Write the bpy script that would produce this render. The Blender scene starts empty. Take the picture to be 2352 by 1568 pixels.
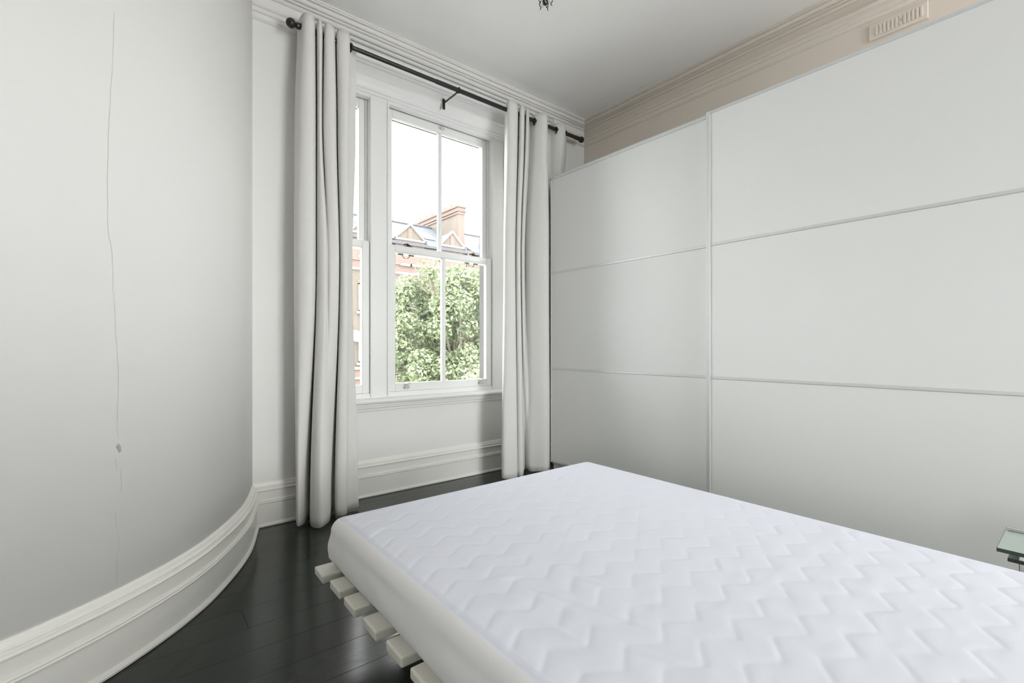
import bpy, bmesh, math, random
from mathutils import Vector, noise as mnoise

random.seed(7)
S = bpy.context.scene
COL = S.collection
PI = math.pi

# ------------------------------------------------------------------ camera
FPX, HORIZON, YAW, EYE = 1080.0, 795.0, math.radians(38.88), 1.0
cam_data = bpy.data.cameras.new('camera')
cam_data.sensor_width = 36.0
cam_data.lens = FPX / 2352 * 36.0
cam_data.shift_y = (HORIZON - 784) / 2352
cam_data.clip_start = 0.02
cam_data.clip_end = 300
cam = bpy.data.objects.new('camera', cam_data)
COL.objects.link(cam)
cam.location = (0, 0, EYE)
cam.rotation_euler = (PI / 2, 0, -YAW)
S.camera = cam

# ------------------------------------------------------------------ sky, light, exposure
SKY = 11.0
w = bpy.data.worlds.new('overcast_sky')
S.world = w
w.use_nodes = True
nt = w.node_tree
nt.nodes.clear()
wo = nt.nodes.new('ShaderNodeOutputWorld')
bg = nt.nodes.new('ShaderNodeBackground')
tc = nt.nodes.new('ShaderNodeTexCoord')
nz = nt.nodes.new('ShaderNodeTexNoise')
nz.inputs['Scale'].default_value = 2.2
nz.inputs['Detail'].default_value = 5
cr = nt.nodes.new('ShaderNodeValToRGB')
cr.color_ramp.elements[0].position = 0.35
cr.color_ramp.elements[0].color = (0.86, 0.92, 0.98, 1)
cr.color_ramp.elements[1].position = 0.62
cr.color_ramp.elements[1].color = (1.0, 0.985, 0.97, 1)
nt.links.new(tc.outputs['Generated'], nz.inputs['Vector'])
nt.links.new(nz.outputs['Fac'], cr.inputs['Fac'])
nt.links.new(cr.outputs['Color'], bg.inputs['Color'])
bg.inputs['Strength'].default_value = SKY
nt.links.new(bg.outputs[0], wo.inputs[0])


def portal(name, loc, rot, sx, sy):
    l = bpy.data.lights.new(name, 'AREA')
    l.shape = 'RECTANGLE'
    l.size, l.size_y = sx, sy
    l.cycles.is_portal = True
    o = bpy.data.objects.new(name, l)
    COL.objects.link(o)
    o.location = loc
    o.rotation_euler = rot


portal('daylight_portal_street', (1.82, 3.34, 1.68), (PI / 2, 0, PI), 2.06, 2.1)
portal('daylight_portal_garden', (2.25, -2.82, 1.62), (PI / 2, 0, 0), 1.5, 2.55)  # this and the next two serve windows added behind the camera
portal('daylight_portal_side', (3.40, -1.75, 1.85), (PI / 2, 0, PI / 2), 1.0, 2.1)
portal('daylight_portal_left', (-2.40, -1.1, 1.2), (PI / 2, 0, -PI / 2), 0.8, 1.4)
# added fill lamp behind the camera, tilted up to bounce off the ceiling
gl_ = bpy.data.lights.new('garden_daylight', 'AREA')
gl_.shape = 'RECTANGLE'
gl_.size, gl_.size_y = 1.4, 1.6
gl_.energy = 52
gl_.spread = math.radians(180)
gl_.color = (0.975, 0.985, 1.0)
go_ = bpy.data.objects.new('garden_daylight', gl_)
COL.objects.link(go_)
go_.location = (2.25, -2.55, 1.2)
go_.rotation_euler = (math.radians(90 + 36), 0, math.radians(6))

S.view_settings.view_transform = 'Standard'
S.view_settings.look = 'None'
S.view_settings.exposure = 0.13
S.view_settings.gamma = 1.0
S.view_settings.use_curve_mapping = False


# ------------------------------------------------------------------ materials
def new_mat(name):
    m = bpy.data.materials.new(name)
    m.use_nodes = True
    n = m.node_tree.nodes
    return m, n, m.node_tree.links, n['Principled BSDF']


def mat(name, col, rough=0.5, spec=0.5, metal=0.0, var=0.0, vscale=6.0, bump=0.0, bscale=40.0,
        coat=0.0, crough=0.1, stretch=None, sheen=0.0, trans=0.0):
    m, n, L, b = new_mat(name)
    b.inputs['Roughness'].default_value = rough
    b.inputs['Specular IOR Level'].default_value = spec
    b.inputs['Metallic'].default_value = metal
    b.inputs['Coat Weight'].default_value = coat
    b.inputs['Coat Roughness'].default_value = crough
    b.inputs['Sheen Weight'].default_value = sheen
    b.inputs['Transmission Weight'].default_value = trans
    t = n.new('ShaderNodeTexCoord')
    mp = n.new('ShaderNodeMapping')
    L.new(t.outputs['Object'], mp.inputs['Vector'])
    if stretch:
        mp.inputs['Scale'].default_value = stretch
    a = n.new('ShaderNodeTexNoise')
    a.inputs['Scale'].default_value = vscale
    a.inputs['Detail'].default_value = 4
    L.new(mp.outputs[0], a.inputs['Vector'])
    r = n.new('ShaderNodeMix')
    r.data_type = 'RGBA'
    r.inputs['A'].default_value = (*[c * (1 - var) for c in col], 1)
    r.inputs['B'].default_value = (*[min(1, c * (1 + var)) for c in col], 1)
    L.new(a.outputs['Fac'], r.inputs['Factor'])
    L.new(r.outputs['Result'], b.inputs['Base Color'])
    if bump:
        a2 = n.new('ShaderNodeTexNoise')
        a2.inputs['Scale'].default_value = bscale
        a2.inputs['Detail'].default_value = 5
        L.new(mp.outputs[0], a2.inputs['Vector'])
        bp = n.new('ShaderNodeBump')
        bp.inputs['Strength'].default_value = bump
        bp.inputs['Distance'].default_value = 0.01
        L.new(a2.outputs['Fac'], bp.inputs['Height'])
        L.new(bp.outputs[0], b.inputs['Normal'])
    return m


def glass_mat(name, tint=(1, 1, 1), rough=0.0, ior=1.45, dirt=0.0):
    m = bpy.data.materials.new(name)
    m.use_nodes = True
    n, L = m.node_tree.nodes, m.node_tree.links
    n.clear()
    o = n.new('ShaderNodeOutputMaterial')
    tr = n.new('ShaderNodeBsdfTransparent')
    tr.inputs[0].default_value = (*tint, 1)
    gl = n.new('ShaderNodeBsdfGlossy')
    gl.inputs['Roughness'].default_value = rough
    fr = n.new('ShaderNodeFresnel')
    fr.inputs['IOR'].default_value = ior
    mx = n.new('ShaderNodeMixShader')
    L.new(fr.outputs[0], mx.inputs[0])
    L.new(tr.outputs[0], mx.inputs[1])
    L.new(gl.outputs[0], mx.inputs[2])
    L.new(mx.outputs[0], o.inputs[0])
    return m


def brick_mat(name, c1, c2, mortar, axis='X', scale=1.0):
    m, n, L, b = new_mat(name)
    b.inputs['Roughness'].default_value = 0.9
    t = n.new('ShaderNodeTexCoord')
    s = n.new('ShaderNodeSeparateXYZ')
    c = n.new('ShaderNodeCombineXYZ')
    L.new(t.outputs['Object'], s.inputs[0])
    L.new(s.outputs[axis], c.inputs['X'])
    L.new(s.outputs['Z'], c.inputs['Y'])
    k = n.new('ShaderNodeTexBrick')
    L.new(c.outputs[0], k.inputs['Vector'])
    k.inputs['Color1'].default_value = (*c1, 1)
    k.inputs['Color2'].default_value = (*c2, 1)
    k.inputs['Mortar'].default_value = (*mortar, 1)
    k.inputs['Scale'].default_value = scale
    k.inputs['Mortar Size'].default_value = 0.012
    k.inputs['Brick Width'].default_value = 0.24
    k.inputs['Row Height'].default_value = 0.085
    L.new(k.outputs['Color'], b.inputs['Base Color'])
    return m


M = {}
M['wall'] = mat('plaster_wall_paint', (0.84, 0.83, 0.805), 0.55, 0.3, var=0.012, vscale=1.5, bump=0.05, bscale=18)
M['frieze'] = mat('cream_wall_paint', (0.74, 0.665, 0.585), 0.55, 0.3, var=0.015, vscale=2, bump=0.05, bscale=18)  # dim, warm corner shade worked into the right wall colour
M['rear_wall'] = mat('pale_rear_wall_paint', (0.72, 0.715, 0.70), 0.6, 0.3, var=0.02, vscale=2)
M['ceiling'] = mat('ceiling_paint', (0.90, 0.885, 0.865), 0.7, 0.2, var=0.012, vscale=1.2, bump=0.04, bscale=14)
M['frieze_trim'] = mat('cream_rail_paint', (0.76, 0.69, 0.615), 0.5, 0.3, var=0.02, vscale=5, bump=0.05, bscale=30)  # same corner shade worked into the right cornice and rail colour
M['trim'] = mat('gloss_trim_paint', (0.87, 0.855, 0.81), 0.32, 0.45, var=0.02, vscale=5, bump=0.06, bscale=22)
M['cornice'] = mat('cornice_paint', (0.82, 0.80, 0.765), 0.5, 0.3, var=0.02, vscale=5, bump=0.05, bscale=30)
M['sash'] = mat('white_sash_gloss', (0.86, 0.86, 0.845), 0.3, 0.45, var=0.01, bump=0.03, bscale=25)
M['door'] = mat('white_wardrobe_foil', (0.80, 0.80, 0.775), 0.33, 0.45, var=0.006, vscale=2)
M['carcass'] = mat('white_melamine', (0.78, 0.78, 0.755), 0.45, 0.4, var=0.006)
M['alu'] = mat('brushed_aluminium', (0.70, 0.71, 0.70), 0.42, 0.5, metal=0.45, var=0.03, vscale=40)
M['alu_white'] = mat('pale_aluminium', (0.72, 0.73, 0.71), 0.35, 0.5, metal=0.35, var=0.01)
M['curtain'] = mat('ivory_curtain_cloth', (0.77, 0.755, 0.725), 0.9, 0.15, var=0.02, vscale=30, bump=0.12, bscale=380, sheen=0.15)
M['black'] = mat('black_lacquered_metal', (0.018, 0.016, 0.014), 0.3, 0.5, var=0.1, vscale=20)
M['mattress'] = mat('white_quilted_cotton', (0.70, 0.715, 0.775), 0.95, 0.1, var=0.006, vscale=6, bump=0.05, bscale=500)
M['skirt'] = mat('stretch_mattress_side', (0.88, 0.865, 0.85), 0.9, 0.1, var=0.01, vscale=6, bump=0.04, bscale=300)
M['slat'] = mat('cream_painted_wood', (0.79, 0.765, 0.68), 0.38, 0.4, var=0.03, vscale=12, bump=0.04, bscale=40)
M['weathered'] = mat('weathered_grey_masonry', (0.085, 0.085, 0.08), 0.9, 0.2, var=0.1, vscale=8)
M['chrome'] = mat('chrome', (0.75, 0.75, 0.76), 0.14, 0.5, metal=1.0, var=0.02)
M['iron'] = mat('dark_iron', (0.05, 0.045, 0.04), 0.45, 0.5, metal=0.4, var=0.1)
M['crack'] = mat('plaster_crack', (0.60, 0.58, 0.54), 0.9, 0.1)
M['chip'] = mat('bare_plaster_chip', (0.42, 0.38, 0.31), 0.9, 0.1)
M['pane'] = glass_mat('window_glass', (0.99, 1.0, 0.995))
M['tglass'] = mat('frosted_green_glass', (0.36, 0.425, 0.385), 0.12, 0.6, var=0.01)
M['tedge'] = mat('dark_green_glass_edge', (0.006, 0.018, 0.014), 0.1, 0.6)
M['crystal'] = mat('clear_crystal', (0.95, 0.95, 0.95), 0.02, 0.5, trans=1.0)
M['plastic'] = mat('white_track_plastic', (0.80, 0.80, 0.77), 0.4, 0.4)

# black painted floorboards: glossy, brush-streaked, scuffed
m, n, L, b = new_mat('black_painted_boards')
t = n.new('ShaderNodeTexCoord')
mp = n.new('ShaderNodeMapping')
mp.inputs['Scale'].default_value = (1.2, 26, 1)
L.new(t.outputs['Object'], mp.inputs[0])
a = n.new('ShaderNodeTexNoise')
a.inputs['Scale'].default_value = 2.5
a.inputs['Detail'].default_value = 6
L.new(mp.outputs[0], a.inputs['Vector'])
c2 = n.new('ShaderNodeTexNoise')
c2.inputs['Scale'].default_value = 3.0
c2.inputs['Detail'].default_value = 6
L.new(t.outputs['Object'], c2.inputs['Vector'])
rp = n.new('ShaderNodeValToRGB')
rp.color_ramp.elements[0].position = 0.3
rp.color_ramp.elements[0].color = (0.016, 0.0215, 0.0165, 1)
rp.color_ramp.elements[1].position = 0.75
rp.color_ramp.elements[1].color = (0.030, 0.040, 0.031, 1)
L.new(c2.outputs['Fac'], rp.inputs['Fac'])
L.new(rp.outputs['Color'], b.inputs['Base Color'])
mr = n.new('ShaderNodeMapRange')
mr.inputs['To Min'].default_value = 0.13
mr.inputs['To Max'].default_value = 0.23
L.new(a.outputs['Fac'], mr.inputs['Value'])
L.new(mr.outputs[0], b.inputs['Roughness'])
b.inputs['Specular IOR Level'].default_value = 0.42
bp = n.new('ShaderNodeBump')
bp.inputs['Strength'].default_value = 0.05
bp.inputs['Distance'].default_value = 0.004
L.new(a.outputs['Fac'], bp.inputs['Height'])
L.new(bp.outputs[0], b.inputs['Normal'])
M['floor'] = m


# ------------------------------------------------------------------ helpers
def px_dir(x, y):
    u, v = (x - 1176) / FPX, (HORIZON - y) / FPX
    s, c = math.sin(YAW), math.cos(YAW)
    return Vector((s + u * c, c - u * s, v))


def at_y(x, Y):
    d = px_dir(x, 0)
    return d.x / d.y * Y


def link(o, parent=None):
    COL.objects.link(o)
    if parent:
        o.parent = parent
    return o


def tag(o, label=None, cat=None, group=None, kind=None):
    for k, v in (('label', label), ('category', cat), ('group', group), ('kind', kind)):
        if v:
            o[k] = v
    return o


def empty(name, loc=(0, 0, 0)):
    o = bpy.data.objects.new(name, None)
    o.empty_display_size = 0.1
    o.location = loc
    return link(o)


def mesh_obj(name, verts, faces, material, parent=None, smooth=False):
    me = bpy.data.meshes.new(name)
    me.from_pydata([tuple(v) for v in verts], [], faces)
    me.update()
    if smooth:
        me.polygons.foreach_set('use_smooth', [True] * len(me.polygons))
    me.materials.append(material)
    o = bpy.data.objects.new(name, me)
    link(o, parent)
    if parent:
        o.location = -parent.location      # geometry is written in world coordinates
    return o


class MB:
    """collects geometry in world coordinates"""

    def __init__(self):
        self.v, self.f = [], []

    def add(self, v, f):
        k = len(self.v)
        self.v += [tuple(p) for p in v]
        self.f += [tuple(i + k for i in q) for q in f]
        return self

    def box(self, x0, x1, y0, y1, z0, z1):
        return self.add([(x0, y0, z0), (x1, y0, z0), (x1, y1, z0), (x0, y1, z0),
                         (x0, y0, z1), (x1, y0, z1), (x1, y1, z1), (x0, y1, z1)],
                        [(0, 3, 2, 1), (4, 5, 6, 7), (0, 1, 5, 4), (1, 2, 6, 5), (2, 3, 7, 6), (3, 0, 4, 7)])

    def tube(self, pts, r, seg=10, caps=True):
        pts = [Vector(p) for p in pts]
        rr = r if isinstance(r, (list, tuple)) else [r] * len(pts)
        vs, fs = [], []
        ref = None
        for i, p in enumerate(pts):
            d = (pts[min(i + 1, len(pts) - 1)] - pts[max(i - 1, 0)]).normalized()
            if ref is None:
                ref = Vector((0, 0, 1)) if abs(d.z) < 0.9 else Vector((1, 0, 0))
            a = d.cross(ref).normalized()
            bb = d.cross(a).normalized()
            ref = -bb if False else ref
            for k in range(seg):
                t = 2 * PI * k / seg
                vs.append(p + (a * math.cos(t) + bb * math.sin(t)) * rr[i])
        for i in range(len(pts) - 1):
            for k in range(seg):
                k2 = (k + 1) % seg
                fs.append((i * seg + k, i * seg + k2, (i + 1) * seg + k2, (i + 1) * seg + k))
        if caps:
            fs.append(tuple(range(seg))[::-1])
            fs.append(tuple((len(pts) - 1) * seg + k for k in range(seg)))
        return self.add(vs, fs)

    def lathe(self, origin, axis, prof, seg=20):
        """prof: list of (distance along axis, radius)"""
        o, ax = Vector(origin), Vector(axis).normalized()
        ref = Vector((0, 0, 1)) if abs(ax.z) < 0.9 else Vector((1, 0, 0))
        a = ax.cross(ref).normalized()
        bb = ax.cross(a).normalized()
        vs, fs = [], []
        for d, r in prof:
            for k in range(seg):
                t = 2 * PI * k / seg
                vs.append(o + ax * d + (a * math.cos(t) + bb * math.sin(t)) * r)
        for i in range(len(prof) - 1):
            for k in range(seg):
                k2 = (k + 1) % seg
                fs.append((i * seg + k, i * seg + k2, (i + 1) * seg + k2, (i + 1) * seg + k))
        fs.append(tuple(range(seg))[::-1])
        fs.append(tuple((len(prof) - 1) * seg + k for k in range(seg)))
        return self.add(vs, fs)

    def torus(self, c, axis, R, r, seg=24, s2=8):
        c, ax = Vector(c), Vector(axis).normalized()
        ref = Vector((0, 0, 1)) if abs(ax.z) < 0.9 else Vector((1, 0, 0))
        a = ax.cross(ref).normalized()
        bb = ax.cross(a).normalized()
        vs, fs = [], []
        for i in range(seg):
            t = 2 * PI * i / seg
            d = a * math.cos(t) + bb * math.sin(t)
            for k in range(s2):
                q = 2 * PI * k / s2
                vs.append(c + d * (R + r * math.cos(q)) + ax * r * math.sin(q))
        for i in range(seg):
            for k in range(s2):
                i2, k2 = (i + 1) % seg, (k + 1) % s2
                fs.append((i * s2 + k, i2 * s2 + k, i2 * s2 + k2, i * s2 + k2))
        return self.add(vs, fs)

    def prism(self, poly, a0, a1, axis):
        """poly in the two other axes (in xyz order), extruded a0..a1 along axis"""
        n_ = len(poly)

        def put(p, a):
            q = list(p)
            q.insert('xyz'.index(axis), a)
            return tuple(q)
        vs = [put(p, a0) for p in poly] + [put(p, a1) for p in poly]
        fs = [tuple(range(n_)), tuple(range(2 * n_ - 1, n_ - 1, -1))]
        fs += [(i, i + n_, (i + 1) % n_ + n_, (i + 1) % n_) for i in range(n_)]
        return self.add(vs, fs)

    def build(self, name, material, parent=None, bevel=0.0, segs=2, smooth=False):
        me = bpy.data.meshes.new(name)
        me.from_pydata(self.v, [], self.f)
        bm = bmesh.new()
        bm.from_mesh(me)
        bmesh.ops.recalc_face_normals(bm, faces=bm.faces)
        if bevel:
            ed = [e for e in bm.edges if len(e.link_faces) == 2 and e.calc_face_angle(0) > 0.6]
            bmesh.ops.bevel(bm, geom=ed, offset=bevel, segments=segs, affect='EDGES', profile=0.5, clamp_overlap=True)
        if smooth:
            for f in bm.faces:
                f.smooth = True
        bm.to_mesh(me)
        bm.free()
        me.materials.append(material)
        if smooth:
            try:
                me.set_sharp_from_angle(angle=math.radians(40))
            except Exception:
                pass
        o = bpy.data.objects.new(name, me)
        link(o, parent)
        if parent:
            p, off = parent, Vector((0, 0, 0))
            while p:
                off += p.location
                p = p.parent
            o.location = -off
        return o


def sweep(name, path, prof, material, side=1, closed_prof=True, parent=None, smooth=False):
    """profile (projection, z) swept along a plan path; side=+1 : room on the left of travel"""
    P = [Vector((p[0], p[1])) for p in path]
    N = []
    for i in range(len(P)):
        ns = []
        if i > 0:
            d = (P[i] - P[i - 1]).normalized()
            ns.append(Vector((-d.y, d.x)))
        if i < len(P) - 1:
            d = (P[i + 1] - P[i]).normalized()
            ns.append(Vector((-d.y, d.x)))
        nn = sum(ns, Vector((0, 0))).normalized()
        nn = nn / max(0.3, nn.dot(ns[0]))
        N.append(nn * side)
    k = len(prof)
    vs = [(P[i].x + N[i].x * q[0], P[i].y + N[i].y * q[0], q[1]) for i in range(len(P)) for q in prof]
    fs = []
    for i in range(len(P) - 1):
        for j in range(k):
            j2 = (j + 1) % k
            fs.append((i * k + j, (i + 1) * k + j, (i + 1) * k + j2, i * k + j2))
    fs.append(tuple(range(k)))
    fs.append(tuple((len(P) - 1) * k + j for j in range(k))[::-1])
    o = MB().add(vs, fs).build(name, material, parent, smooth=smooth)
    return o


def crm(pts, sub=8):
    """Catmull-Rom through points (any dimension as Vector)"""
    out = []
    n_ = len(pts)
    for i in range(n_ - 1):
        p0, p1, p2, p3 = pts[max(i - 1, 0)], pts[i], pts[i + 1], pts[min(i + 2, n_ - 1)]
        for k in range(sub):
            t = k / sub
            out.append(0.5 * ((2 * p1) + (p2 - p0) * t + (2 * p0 - 5 * p1 + 4 * p2 - p3) * t * t +
                              (3 * p1 - p0 - 3 * p2 + p3) * t ** 3))
    out.append(pts[-1].copy())
    return out


# ------------------------------------------------------------------ room dimensions
PIER = 2.912          # face of the piers either side of the window
PANEL = 3.05          # face of the panel below the window
RX0, RX1 = 0.79, 2.81  # window recess
XR = 3.189            # right wall
CEIL = 3.009
REAR = -2.7
XL = -2.2

bead = [(0.598, 3.13), (0.537, 2.878), (0.458, 2.601), (0.395, 2.445), (0.324, 2.308), (0.246, 2.177), (0.182, 2.091),
        (0.112, 2.012), (0.027, 1.932), (-0.071, 1.852), (-0.25, 1.738), (-0.45, 1.655), (-0.75, 1.585),
        (-1.2, 1.55), (XL - 0.1, 1.55)]
bead = crm([Vector(p) for p in bead], 6)
curve = []
for i, p in enumerate(bead):
    d = (bead[min(i + 1, len(bead) - 1)] - bead[max(i - 1, 0)]).normalized()
    curve.append(Vector((p.x, p.y)) - Vector((-d.y, d.x)) * 0.032)

# ------------------------------------------------------------------ floor of single boards
floor = tag(MB().box(XL - 0.2, XR + 0.1, REAR - 0.1, PANEL + 0.2, -0.12, -0.03).build('floor', M['floor']), kind='structure')
y = PANEL + 0.02
k = 0
while y > REAR:
    wd = 0.148
    cuts = [XL - 0.1, XR + 0.05]
    if k % 3 == 1:
        cuts = [XL - 0.1, 0.02 + 0.1 * (k % 4), XR + 0.05]
    elif k % 3 == 2:
        cuts = [XL - 0.1, 1.3 + 0.2 * (k % 3), XR + 0.05]
    for a0, a1 in zip(cuts, cuts[1:]):
        MB().box(a0 + 0.0003, a1 - 0.0003, y - wd + 0.0003, y - 0.0003, -0.03, 0.0).build(
            'floorboard', M['floor'], floor, bevel=0.0006, segs=1)
    y -= wd
    k += 1

# ------------------------------------------------------------------ walls and ceiling
mb = MB()
mb.box(0.2, RX0, PIER, 3.32, -0.03, 3.15)
mb.box(RX1, XR + 0.15, PIER, 3.32, -0.03, 3.15)
mb.box(RX0, RX1, PANEL, 3.32, -0.03, 0.642)
mb.box(RX0, RX1, 3.03, 3.32, 2.735, 3.15)
mb.box(RX0, RX1, PIER, 3.04, 2.9535, 3.15)
wall_back = tag(mb.build('wall_back', M['wall']), kind='structure')

vs, fs = [], []
back = [c + Vector((-0.6, 0.75)).normalized() * 0.16 for c in curve]
for c in curve:
    vs += [(c.x, c.y, -0.03), (c.x, c.y, 3.15)]
nc = len(curve)
for i in range(nc - 1):
    fs.append((2 * i, 2 * i + 1, 2 * i + 3, 2 * i + 2))
wall_left = mesh_obj('wall_left', vs, fs, M['wall'], smooth=True)
tag(wall_left, kind='structure')
sol = wall_left.modifiers.new('thickness', 'SOLIDIFY')
sol.thickness = 0.1
sol.offset = -1

SY0, SY1 = -2.25, -1.25
mb = MB().box(XR, XR + 0.15, SY1, 3.32, -0.03, 3.15).box(XR, XR + 0.15, REAR - 0.1, SY0, -0.03, 3.15)
mb.box(XR, XR + 0.15, SY0, SY1, -0.03, 0.8).box(XR, XR + 0.15, SY0, SY1, 2.9, 3.15)
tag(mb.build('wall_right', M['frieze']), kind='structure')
LY0, LY1, LZ0, LZ1 = -1.5, -0.7, 0.5, 1.9
mb = MB().box(XL - 0.15, XL, REAR - 0.1, LY0, -0.03, 3.15).box(XL - 0.15, XL, LY1, 1.7, -0.03, 3.15)
mb.box(XL - 0.15, XL, LY0, LY1, -0.03, LZ0).box(XL - 0.15, XL, LY0, LY1, LZ1, 3.15)
tag(mb.build('wall_side', M['rear_wall']), kind='structure')
mb = MB()
BX0, BX1, BZ0, BZ1 = 1.5, 3.0, 0.35, 2.9
mb.box(XL - 0.1, BX0, REAR - 0.1, REAR, -0.03, 3.15).box(BX1, XR + 0.1, REAR - 0.1, REAR, -0.03, 3.15)
mb.box(BX0, BX1, REAR - 0.1, REAR, -0.03, BZ0).box(BX0, BX1, REAR - 0.1, REAR, BZ1, 3.15)
tag(mb.build('wall_rear', M['rear_wall']), kind='structure')
ceiling = tag(MB().box(XL - 0.2, XR + 0.15, REAR - 0.15, 3.32, CEIL, CEIL + 0.15).build('ceiling', M['ceiling']), kind='structure')

# unseen rear window, added to bring more light into the room
w4 = tag(empty('window_4', (2.25, REAR, BZ0)), kind='structure')
fr = MB()
for x in (BX0, 2.22, BX1 - 0.06):
    fr.box(x, x + 0.06, REAR - 0.08, REAR - 0.02, BZ0, BZ1)
for z in (BZ0, 1.80, BZ1 - 0.06):
    fr.box(BX0, BX1, REAR - 0.08, REAR - 0.02, z, z + 0.06)
fr.build('window_frame', M['sash'], w4)
for x0, x1 in ((BX0 + 0.06, 2.22), (2.28, BX1 - 0.06)):
    for z0, z1 in ((BZ0 + 0.06, 1.80), (1.86, BZ1 - 0.06)):
        MB().box(x0, x1, REAR - 0.052, REAR - 0.048, z0, z1).build('pane', M['pane'], w4)

w5 = tag(empty('window_5', (XR, -1.75, 0.8)), kind='structure')  # unseen right-hand window, added to light the curved wall
fr = MB()
for yv in (SY0, SY1 - 0.06):
    fr.box(XR + 0.06, XR + 0.12, yv, yv + 0.06, 0.8, BZ1)
for z in (0.8, 1.80, BZ1 - 0.06):
    fr.box(XR + 0.06, XR + 0.12, SY0, SY1, z, z + 0.06)
fr.build('window_frame', M['sash'], w5)
for z0, z1 in ((0.86, 1.80), (1.86, BZ1 - 0.06)):
    MB().box(XR + 0.088, XR + 0.092, SY0 + 0.06, SY1 - 0.06, z0, z1).build('pane', M['pane'], w5)

w6 = tag(empty('window_6', (XL, -1.1, LZ0)), kind='structure')  # unseen left window, added to light the mattress side and wardrobe
fr = MB()
for yv in (LY0, LY1 - 0.05):
    fr.box(XL - 0.12, XL - 0.06, yv, yv + 0.05, LZ0, LZ1)
for z in (LZ0, LZ1 - 0.05):
    fr.box(XL - 0.12, XL - 0.06, LY0, LY1, z, z + 0.05)
fr.build('window_frame', M['sash'], w6)
MB().box(XL - 0.092, XL - 0.088, LY0 + 0.05, LY1 - 0.05, LZ0 + 0.05, LZ1 - 0.05).build('pane', M['pane'], w6)

# ------------------------------------------------------------------ skirting boards
skirt = [(0, 0.002), (0.034, 0.002), (0.036, 0.010), (0.032, 0.017), (0.023, 0.021), (0.023, 0.126), (0.029, 0.129), (0.031, 0.135),
         (0.027, 0.139), (0.030, 0.144), (0.026, 0.149), (0.019, 0.151), (0.019, 0.193), (0.026, 0.197), (0.028, 0.203), (0.022, 0.209),
         (0.015, 0.210), (0.016, 0.218), (0.019, 0.220), (0.013, 0.226), (0.009, 0.237), (0.004, 0.243), (0, 0.243)]
tag(sweep('baseboard_left', [(c.x, c.y) for c in curve if c.y < 2.93], skirt, M['trim'], 1), kind='structure')
tag(sweep('baseboard_back', [(0.50, PIER), (RX0, PIER), (RX0, PANEL), (RX1, PANEL), (RX1, PIER), (XR, PIER)][::-1], skirt, M['trim'], 1), kind='structure')
tag(sweep('baseboard_right', [(XR, REAR), (XR, PIER)], skirt, M['trim'], 1), kind='structure')
tag(sweep('baseboard_rear', [(XL, REAR), (XR, REAR)], skirt, M['trim'], 1), kind='structure')

# ------------------------------------------------------------------ cornice and picture rail
C = CEIL
corn = [(0, C), (0.082, C), (0.082, C - 0.008), (0.074, C - 0.009), (0.074, C - 0.015), (0.066, C - 0.016), (0.066, C - 0.012), (0.058, C - 0.012),
        (0.058, C - 0.022), (0.052, C - 0.030), (0.042, C - 0.034), (0.042, C - 0.029), (0.034, C - 0.029), (0.034, C - 0.043), (0.026, C - 0.045),
        (0.026, C - 0.040), (0.018, C - 0.040), (0.018, C - 0.054), (0.012, C - 0.060), (0, C - 0.062)]
tag(sweep('trim_1', [(XR, PIER), (0.505, PIER)], corn, M['cornice'], 1), kind='structure')
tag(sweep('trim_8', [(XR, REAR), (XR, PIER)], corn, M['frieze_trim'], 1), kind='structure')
tag(sweep('trim_2', [(c.x, c.y) for c in curve if c.y < 2.93], corn, M['cornice'], 1), kind='structure')
rail = [(0, 2.888), (0.030, 2.886), (0.032, 2.876), (0.026, 2.870), (0.018, 2.868), (0.018, 2.852), (0.024, 2.850), (0.024, 2.842), (0.015, 2.838),
        (0.011, 2.826), (0.017, 2.822), (0.017, 2.814), (0.008, 2.806), (0, 2.803)]
tag(sweep('trim_3', [(RX0, PIER), (0.505, PIER)], rail, M['cornice'], 1), kind='structure')
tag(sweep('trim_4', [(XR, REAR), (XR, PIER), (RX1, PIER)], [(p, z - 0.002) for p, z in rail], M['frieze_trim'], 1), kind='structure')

# ------------------------------------------------------------------ street window: casing, sill, three sash lights
head = [(3.05, 2.953), (2.968, 2.953), (2.968, 2.915), (2.978, 2.908), (2.985, 2.895), (2.985, 2.880), (2.975, 2.874), (2.975, 2.866), (2.988, 2.860),
        (2.988, 2.848), (3.000, 2.842), (3.000, 2.790), (2.990, 2.787), (2.990, 2.780), (3.004, 2.774), (3.022, 2.745), (3.034, 2.722),
        (3.034, 2.712), (3.046, 2.708), (3.046, 2.694), (3.058, 2.690), (3.058, 2.672), (3.10, 2.672), (3.10, 2.78)]
tag(MB().prism(head, RX0, RX1, 'x').build('trim_5', M['sash']), kind='structure')
sill = [(3.12, 0.655), (2.995, 0.649), (2.986, 0.643), (2.983, 0.634), (2.986, 0.624), (2.994, 0.617), (3.012, 0.615), (3.012, 0.603), (3.020, 0.600),
        (3.022, 0.588), (3.034, 0.583), (3.036, 0.568), (3.052, 0.563), (3.12, 0.563)]
tag(MB().prism(sill, RX0, RX1, 'x').build('trim_6', M['sash']), kind='structure')

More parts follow.
